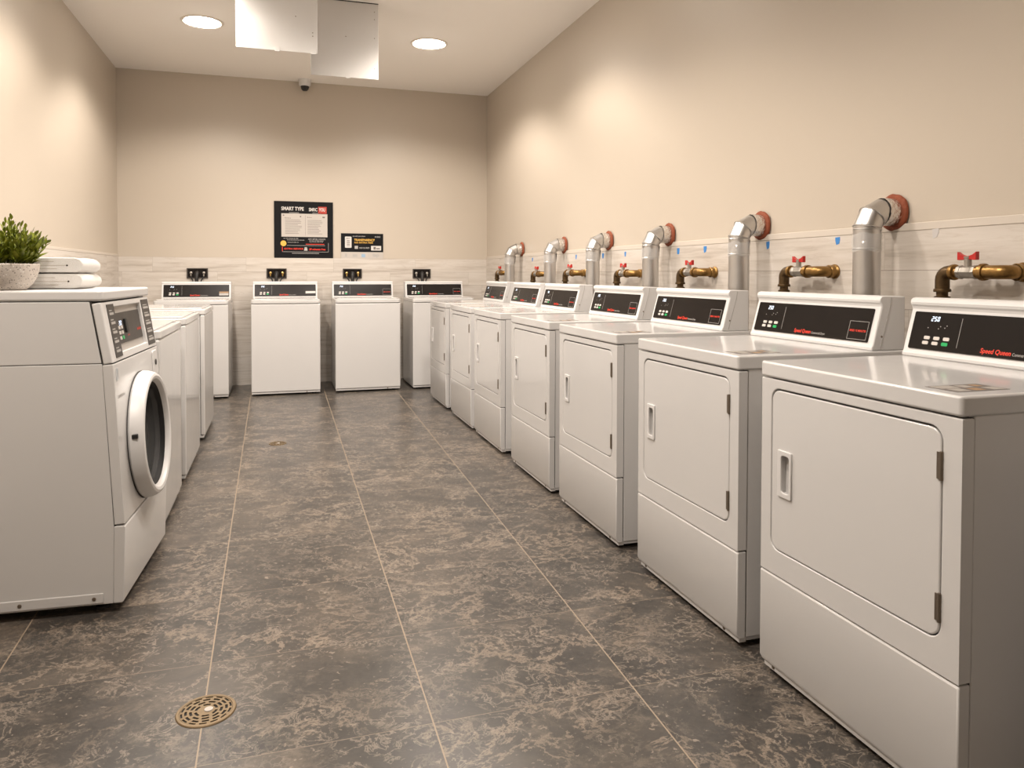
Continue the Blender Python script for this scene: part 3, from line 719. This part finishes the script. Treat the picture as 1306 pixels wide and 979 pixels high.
# ------------------------------------------------------------------ brass gas valves on the right wall
def make_valve():
    """origin on the wall at the flange; the pipe runs along +y (away from the camera) then down"""
    t = thing('gas_valve', '', 'valve')
    ax = -.080                                            # pipe axis distance from the wall
    qx = Matrix.Rotation(-PI/2, 4, 'Y')                    # z -> -x
    b = B(); lathe(b, [(0, 0), (.032, 0), (.032, .006), (.026, .012), (.024, .03), (.0, .03)], 28, qx); obj('wall_flange', b, M_brass, t)
    b = B(); lathe(b, [(.0255, .02), (.0285, .023), (.0285, .034), (.0255, .037)], 28, qx)
    pts = [(-.022, 0, 0), (-.045, 0, 0)]+[(ax+.035-.035*math.sin(a)-0, .035-.035*math.cos(a), 0) for a in [PI/8*i for i in range(1, 5)]]+[(ax, .075, 0)]
    tube(b, pts, .0235, 24); obj('wall_elbow', b, M_brass, t)
    qy = Matrix.Rotation(-PI/2, 4, 'X')                    # z -> +y
    def at(y): m = qy.copy(); m.translation = (ax, y, 0); return m
    b = B(); lathe(b, [(0, .070), (.028, .070), (.029, .074), (.029, .084), (.026, .087), (.022, .088), (.022, .105), (.0, .105)], 24, at(0)); obj('coupling', b, M_brass, t)
    b = B(); lathe(b, [(0, .100), (.024, .100), (.0245, .102), (.0245, .112), (.0235, .114), (.0215, .118), (.0225, .140), (.0215, .155), (.0245, .158), (.0245, .170), (0, .170)], 8, at(0))
    obj('valve_body', b, M_steelg, t, bevel=.0015)
    b = B(); lathe(b, [(0, .166), (.019, .166), (.019, .182), (.027, .184), (.0285, .190), (.027, .198), (0, .198)], 24, at(0)); obj('union_ring', b, M_brass, t)
    b = B(); lathe(b, [(.0115, 0), (.0115, .028), (.013, .03), (.013, .036), (0, .037)], 14, Matrix.Translation((ax, .137, .018))); obj('valve_stem', b, M_steelg, t)
    Mh = face_mat((0, 1, 0), (0, 0, 1), (ax, .137, .054))
    b = B()
    for s in (-1, 1):
        q = [(0, .0), (s*.010, .002), (s*.022, .006), (s*.034, .014), (s*.036, .016), (s*.036, -.012), (s*.028, -.013), (s*.014, -.011), (0, -.010)]
        plate(b, [q if s > 0 else q[::-1]], -.008, .008, Mh)
    obj('butterfly_handle', b, M_redp, t, bevel=.0015)
    e0 = .198
    pts = [(ax, e0-.006, 0), (ax, e0+.012, 0)]+[(ax, e0+.012+.028*math.sin(a), -.028+.028*math.cos(a)) for a in [PI/10*i for i in range(1, 6)]]+[(ax, e0+.040, -.062)]
    b = B(); tube(b, pts, .0235, 24)
    q = Matrix.Translation((ax, e0+.040, -.070)); lathe(b, [(0, 0), (.0275, 0), (.0285, .005), (.027, .011), (.0235, .012)], 24, q); obj('drop_elbow', b, M_brassd, t)
    y = e0+.040
    b = B(); lathe(b, [(0, -.25), (.017, -.25), (.017, -.115), (.034, -.115), (.034, -.106), (.026, -.104), (.026, -.086), (.019, -.084), (.019, -.068), (0, -.068)], 24, Matrix.Translation((ax, y, 0))); obj('drop_pipe', b, M_brassd, t)
    return t
# y of wall flange, y of the drop, z
VA = [(1.823-.02, 1.204), (2.665, 1.208), (3.600, 1.206), (4.455, 1.199), (5.430, 1.203), (6.240, 1.193), (7.430, 1.205)]
VA_L = ['brass gas valve with red handle nearest the camera, above the nearest dryer',
        'brass gas valve with red handle between the two nearest exhaust ducts',
        'brass gas valve with red handle just left of the second exhaust duct from the camera',
        'brass gas valve with red handle between the third and fourth ducts from the camera',
        'brass gas valve with red handle left of the fourth duct from the camera',
        'small brass gas valve with red handle right of the farthest exhaust duct',
        'farthest brass gas valve with red handle, just left of the last duct']
va = make_valve()
for i, (y, z) in enumerate(VA):
    o = va if i == 0 else copy_tree(va)
    o.location = (XR-.010, y, z); o['label'] = VA_L[i]; o['group'] = 'gas valves on the right wall'

# ------------------------------------------------------------------ masking tape flags on the right wall
TAPE = [(6.725, 1.331, 'b', 'small blue tape piece right of the farthest exhaust duct'),
        (5.627, 1.334, 'b', 'small blue tape piece between the second farthest and the fourth duct'),
        (5.100, 1.331, 'b', 'small blue tape piece half tucked under the fourth duct elbow, on its left'),
        (4.724, 1.335, 'b', 'blue tape piece just right of the fourth exhaust duct from the camera'),
        (4.440, 1.334, 'b', 'narrow blue tape piece just left of the third exhaust duct from the camera'),
        (4.000, 1.335, 'b', 'blue tape piece touching the right side of the third exhaust duct'),
        (3.701, 1.336, 'b', 'blue tape piece midway between the third and second exhaust ducts'),
        (3.440, 1.336, 'p', 'pale blue tape scrap just left of the second exhaust duct'),
        (3.132, 1.339, 'b', 'blue tape piece just right of the second exhaust duct from the camera'),
        (2.650, 1.341, 'b', 'blue tape piece left of the nearest exhaust duct'),
        (6.955, 1.333, 'p', 'tiny pale tape scrap beside the farthest exhaust duct'),
        (5.850, 1.338, 'p', 'tiny pale tape scrap under the second farthest duct'),
        (2.146, 1.348, 'p', 'faint pale tape scrap right of the nearest exhaust duct')]
for i, (y, z, k, lab) in enumerate(TAPE):
    b = B(); R = random.Random(i); Mt = face_mat((0, -1, 0), (0, 0, 1), (XR-.0102, y, z))
    w, h = R.uniform(.012, .017), R.uniform(.015, .02)
    plate(b, [[(-w*R.uniform(.5, .9), -h), (w*R.uniform(.4, .8), -h*R.uniform(.7, 1)), (w, h*.3), (w*.95, h), (-w, h*R.uniform(.85, 1)), (-w*.95, 0)]], 0, .0008, Mt)
    tag(obj('masking_tape', b, M_blue if k == 'b' else M_paletape), lab, 'tape', 'tape pieces on the right wall tiles')

# ------------------------------------------------------------------ washer outlet boxes and hoses on the back wall
YW = YB-.010
OUT = [(-.8235, 'steel', 'dark washer outlet box on the back wall above the leftmost washer'), (-.0325, 'gold', 'dark washer outlet box below the large black sign'),
       (.7715, 'gold', 'dark washer outlet box below the small black and white sign'), (1.5505, 'steel', 'dark washer outlet box nearest the back right corner')]
for i, (x, kind, lab) in enumerate(OUT):
    t = thing('washer_outlet_box', lab, 'outlet box', (x, YW, 1.1945), 0, 'outlet boxes on the back wall')
    Mb = face_mat((1, 0, 0), (0, 0, 1), (0, 0, 0)); w, h = .104, .0535
    b = B(); plate(b, [rrect(-w, w, -h, h, .004, 3), rrect(-w+.012, w-.012, -h+.010, h-.010, .003, 3)], 0, .012, Mb); obj('box_frame', b, M_box, t, bevel=.0015)
    b = B(); plate(b, [rrect(-w+.010, w-.010, -h+.008, h-.008, .002, 3)], 0, .002, Mb); obj('back_plate', b, M_panel, t)
    for s in (-1, 1):
        b = B(); Mv = Mb @ Matrix.Translation((s*.062, .004, .002))
        lathe(b, [(.014, 0), (.014, .010), (.010, .012), (.010, .026), (.006, .028), (0, .028)], 14, Mv)
        tube(b, [Mv @ Vector((0, 0, .018)), Mv @ Vector((0, -.034, .018))], .0075, 10)
        obj('supply_valve', b, M_gold if kind == 'gold' else M_steelg, t)
    b = B(); tube(b, [(.0, -.008, .0), (0, -.03, .004), (-.001, -.05, -.006), (-.003, -.062, -.030), (-.004, -.066, -.065), (-.004, -.066, -.26)], [.017, .021, .022, .020, .018, .018], 14); hz = obj('drain_hose', b, M_black, t)
    b = B()
    for s in (-1, 1): tube(b, [(s*.062, -.018, -.030), (s*.058, -.03, -.05), (s*.04, -.05, -.075), (s*.035, -.055, -.24)], .006, 8)
    obj('supply_hose', b, M_black, t)

# ------------------------------------------------------------------ signs on the back wall
def sign_face(x, z, d): return face_mat((1, 0, 0), (0, 0, 1), (x, d, z))
def make_big_sign():
    x0, z0, w, h = -.056, 1.362, .620, .615
    t = thing('notice_sign', 'large square black sign with a white two page notice on the back wall', 'sign', (x0, YB, z0))
    M = face_mat((1, 0, 0), (0, 0, 1), (0, 0, 0))
    b = B(); plate(b, [[(0, 0), (w, 0), (w, h), (0, h)]], 0, .012, M); obj('sign_board', b, M_sign, t, bevel=.002)
    q = lambda px, py: ((px-95)/820*w, h-(py-118)/800*h)      # from a square survey of the sign's face
    C = .0125
    def rect(b, ax, ay, bx_, by, c0=.012, c1=C):
        a0, b1 = q(ax, ay); a1, b0 = q(bx_, by); plate(b, [[(a0, b0), (a1, b0), (a1, b1), (a0, b1)]], c0, c1, M)
    def tx(b, s, ax, ay, wpx, hpx, bold=.02, shear=0, c=C+.0004):
        a, bb = q(ax, ay); text(b, s, hpx/800*h*1.4, a, bb, c, M, bold=bold, shear=shear, width=wpx/820*w)
    b = B(); rect(b, 195, 290, 835, 618); pg = obj('notice_paper', b, M_paper, t)
    b = B(); R = random.Random(5)
    tx(b, 'Notice', 240, 362, 85, 18, .01, c=C+.0009); tx(b, 'Machines', 550, 346, 65, 14, .01, c=C+.0009)
    for k in range(10):
        yy = 380+k*21; rect(b, 245, yy, R.uniform(420, 480), yy+5, C, C+.0004)
        rect(b, 555, yy, R.uniform(700, 770), yy+5, C, C+.0004)
    rect(b, 524, 310, 527, 600, C, C+.0004); rect(b, 450, 322, 468, 340, C, C+.0004); rect(b, 765, 325, 800, 345, C, C+.0004); rect(b, 215, 308, 235, 324, C, C+.0004)
    obj('notice_print', b, M_ink, pg)
    b = B(); rect(b, 705, 185, 825, 285); obj('red_patch', b, M_darkred, t)
    b = B(); tx(b, 'SMART TYPE', 195, 245, 310, 50, .03); tx(b, 'SMRC', 575, 250, 120, 46, .03); tx(b, 'YOU', 715, 250, 88, 46, .03)
    rect(b, 300, 276, 438, 280); rect(b, 625, 276, 745, 280)
    obj('white_heading', b, M_whitep, t)
    b = B()
    tx(b, 'PAY WITH PHONE OR CARD', 225, 648, 200, 14, .01); tx(b, 'check all pockets and zip zips', 270, 668, 240, 12); tx(b, 'remove lint after use', 280, 700, 150, 12)
    tx(b, 'SORT BEFORE WASHING', 565, 656, 240, 18, .01); tx(b, 'do not overload drums', 580, 674, 200, 12); tx(b, 'wipe the top when done', 580, 690, 190, 11)
    rect(b, 340, 848, 715, 854); rect(b, 205, 828, 850, 832); rect(b, 846, 700, 850, 832); rect(b, 270, 738, 800, 742)
    plate(b, [[q(505, 812), q(555, 812), q(545, 762), q(515, 762)][::1]], .012, C, M)
    obj('grey_lettering', b, M_grey, t)
    b = B(); tx(b, 'EXTRA SERVICE', 235, 798, 260, 22, .02); tx(b, '20 minutes free', 575, 804, 230, 26, .02, .15); rect(b, 203, 760, 210, 825); rect(b, 530, 716, 790, 724)
    obj('red_lettering', b, M_red, t)
    b = B(); a, bb = q(222, 712); plate(b, [circle(a, bb, .0305, 36)], .012, .0145, M); s = obj('gold_seal', b, M_yellow, t)
    return t
make_big_sign()
def make_small_sign():
    x0, z0, w, h = .650, 1.362, .464, .279
    t = thing('payment_sign', 'small wide black sign with yellow writing and a white logo strip, on the back wall', 'sign', (x0, YB, z0))
    M = face_mat((1, 0, 0), (0, 0, 1), (0, 0, 0)); zb = .073
    b = B(); plate(b, [[(0, zb), (w, zb), (w, h), (0, h)]], 0, .008, M); obj('sign_board', b, M_sign, t, bevel=.001)
    b = B(); plate(b, [[(0, 0), (w, 0), (w, zb-.001), (0, zb-.001)]], 0, .010, M); ls = obj('logo_strip', b, M_paper, t, bevel=.001)
    q = lambda px, py: ((px-160)/875*w, h-(py-200)/(585-200)*(h-zb))
    C = .0085
    def rect(b, ax, ay, bx_, by, c0=.008, c1=C, r=0):
        a0, b1 = q(ax, ay); a1, b0 = q(bx_, by)
        plate(b, [rrect(a0, a1, b0, b1, r, 4) if r else [(a0, b0), (a1, b0), (a1, b1), (a0, b1)]], c0, c1, M)
    def tx(b, s, ax, ay, wpx, hpx, c=C+.0004, bold=.02):
        a, bb = q(ax, ay); text(b, s, hpx/385*(h-zb)*1.4, a, bb, c, M, bold=bold, width=wpx/875*w)
    b = B(); rect(b, 240, 268, 375, 500, r=.008); obj('white_card', b, M_whitep, t); b = B(); rect(b, 780, 455, 992, 550, r=.004); pc = obj('white_card', b, M_whitep, t)
    b = B(); tx(b, 'PAY', 270, 322, 70, 30, C+.0006)
    for k in range(5): rect(b, 278, 345+k*26, 340, 357+k*26, C, C+.0004)
    rect(b, 830, 475, 880, 530, C, C+.0004); rect(b, 890, 500, 965, 525, C, C+.0004); obj('card_print', b, M_ink, pc)
    b = B(); tx(b, 'TRANSPARENCY', 430, 355, 430, 44, bold=.03); tx(b, 'NO EXTRA FEES', 435, 405, 385, 30, bold=.02); obj('yellow_lettering', b, M_yellow, t)
    b = B(); tx(b, 'pay with your phone', 400, 268, 260, 26, bold=.01); tx(b, 'MOBILE', 860, 280, 115, 30, bold=.01); tx(b, 'scan to start', 535, 515, 210, 46, bold=.01); rect(b, 440, 458, 508, 520, r=.003); obj('grey_lettering', b, M_grey, t)
    b = B(); C2 = .0104
    for a0, a1, b0, b1 in ((.042, .066, .018, .056), (.125, .175, .018, .048), (.30, .303, .02, .048)): plate(b, [[(a0, b0), (a1, b0), (a1, b1), (a0, b1)]], .010, C2, M)
    text(b, 'tap', .05, .342, .024, C2+.0003, M, bold=.05, width=.075); obj('logo_print', b, M_grey, ls)
    b = B(); plate(b, [rrect(.222, .265, .014, .052, .008, 4)], .010, C2, M); obj('blue_logo', b, M_bluep, ls)
make_small_sign()

# ------------------------------------------------------------------ hanging sheet metal ducts, dome camera
def make_drop(x0, x1, y, z0, label, tabs, depth):
    t = thing('sheet_metal_duct', label, 'duct', ((x0+x1)/2, y, HC), 0, 'sheet metal ducts hanging from the ceiling')
    w = (x1-x0)/2; zz = z0-HC
    b = B(); prism(b, [(0, 0), (0, zz), (.012, zz+.004), (depth, -.12), (depth, 0)], -w, w); obj('duct_body', b, M_sheet, t, bevel=.002, seg=2)
    b = B()
    for s, hh in tabs:
        box(b, s-.016, s+.016, -.004, .003, zz-.006, zz+.024)
    obj('flange_tab', b, M_sheet, t, bevel=.001)
    b = B(); R = random.Random(int(x0*100))
    for k in range(7): lathe(b, [(.004, 0), (.003, .0015), (0, .002)], 8, face_mat((1, 0, 0), (0, 0, 1), (R.choice((-w+.03, w-.03, R.uniform(-w, w))), 0, zz*R.uniform(.1, .95)))) 
    obj('rivets', b, M_hinge, t)
    b = B(); box(b, -w, w, -.004, .004, -.006, 0); obj('ceiling_seal', b, M_gap, t)
make_drop(-.270, .253, 5.25, 2.693, 'nearer and left one of the two sheet metal ducts hanging from the ceiling', ((0.0, 0), (.235, 0)), .30)
make_drop(.232, .737, 5.804, 2.693, 'farther and right one of the two sheet metal ducts hanging from the ceiling', ((.02, 0),), .30)
def make_dome():
    t = thing('dome_camera', 'small white dome security camera with a black lens where the ceiling meets the back wall', 'security camera', (.268, 8.30, HC))
    b = B(); lathe(b, [(0, 0), (.066, 0), (.066, -.012), (.062, -.016), (.062, -.055), (.056, -.068), (.045, -.070), (0, -.070)], 36); obj('housing', b, M_white2, t)
    b = B(); lathe(b, [(.044, -.069), (.044, -.078), (.038, -.100), (.024, -.116), (0, -.121)], 32); obj('dome_lens', b, M_black, t)
make_dome()

# ------------------------------------------------------------------ floor drains
def make_drain(name, label, x, y, r):
    t = thing(name, label, 'floor drain', (x, y, 0), 0)
    b = B(); lathe(b, [(r*.86, .001), (r*.88, .0035), (r*.97, .0035), (r, .001), (r, 0), (r*.86, 0)], 56, close=True); obj('rim', b, M_drain, t)
    b = B(); lathe(b, [(0, .0004), (r*.87, .0004), (r*.87, .0002), (0, .0002)], 48); obj('sump', b, M_hole, t)
    holes = []
    for ring, (r0, r1, n) in enumerate(((.30, .39, 6), (.46, .55, 9), (.62, .71, 12), (.77, .84, 14))):
        for k in range(n):
            a0 = 2*PI*(k+.16+.3*ring)/n; a1 = 2*PI*(k+.84+.3*ring)/n
            pts = [(r*r1*math.cos(a0+(a1-a0)*i/4), r*r1*math.sin(a0+(a1-a0)*i/4)) for i in range(5)]
            pts += [(r*r0*math.cos(a1+(a0-a1)*i/4), r*r0*math.sin(a1+(a0-a1)*i/4)) for i in range(5)]
            holes.append(pts)
    b = B(); plate(b, [circle(0, 0, r*.865, 56)]+holes, .0008, .0028); obj('grate', b, M_drain, t)
    b = B(); lathe(b, [(r*.15, .0028), (r*.14, .005), (0, .0055)], 20, Matrix.Translation((r*.08, r*.02, 0))); obj('centre_screw', b, M_paper, t)
make_drain('floor_drain', 'round brass slotted floor drain near the front washer, on a tile joint', -.198, 2.150, .078)
make_drain('floor_drain', 'small distant brass floor drain in the middle of the aisle', -.020, 5.42, .060)
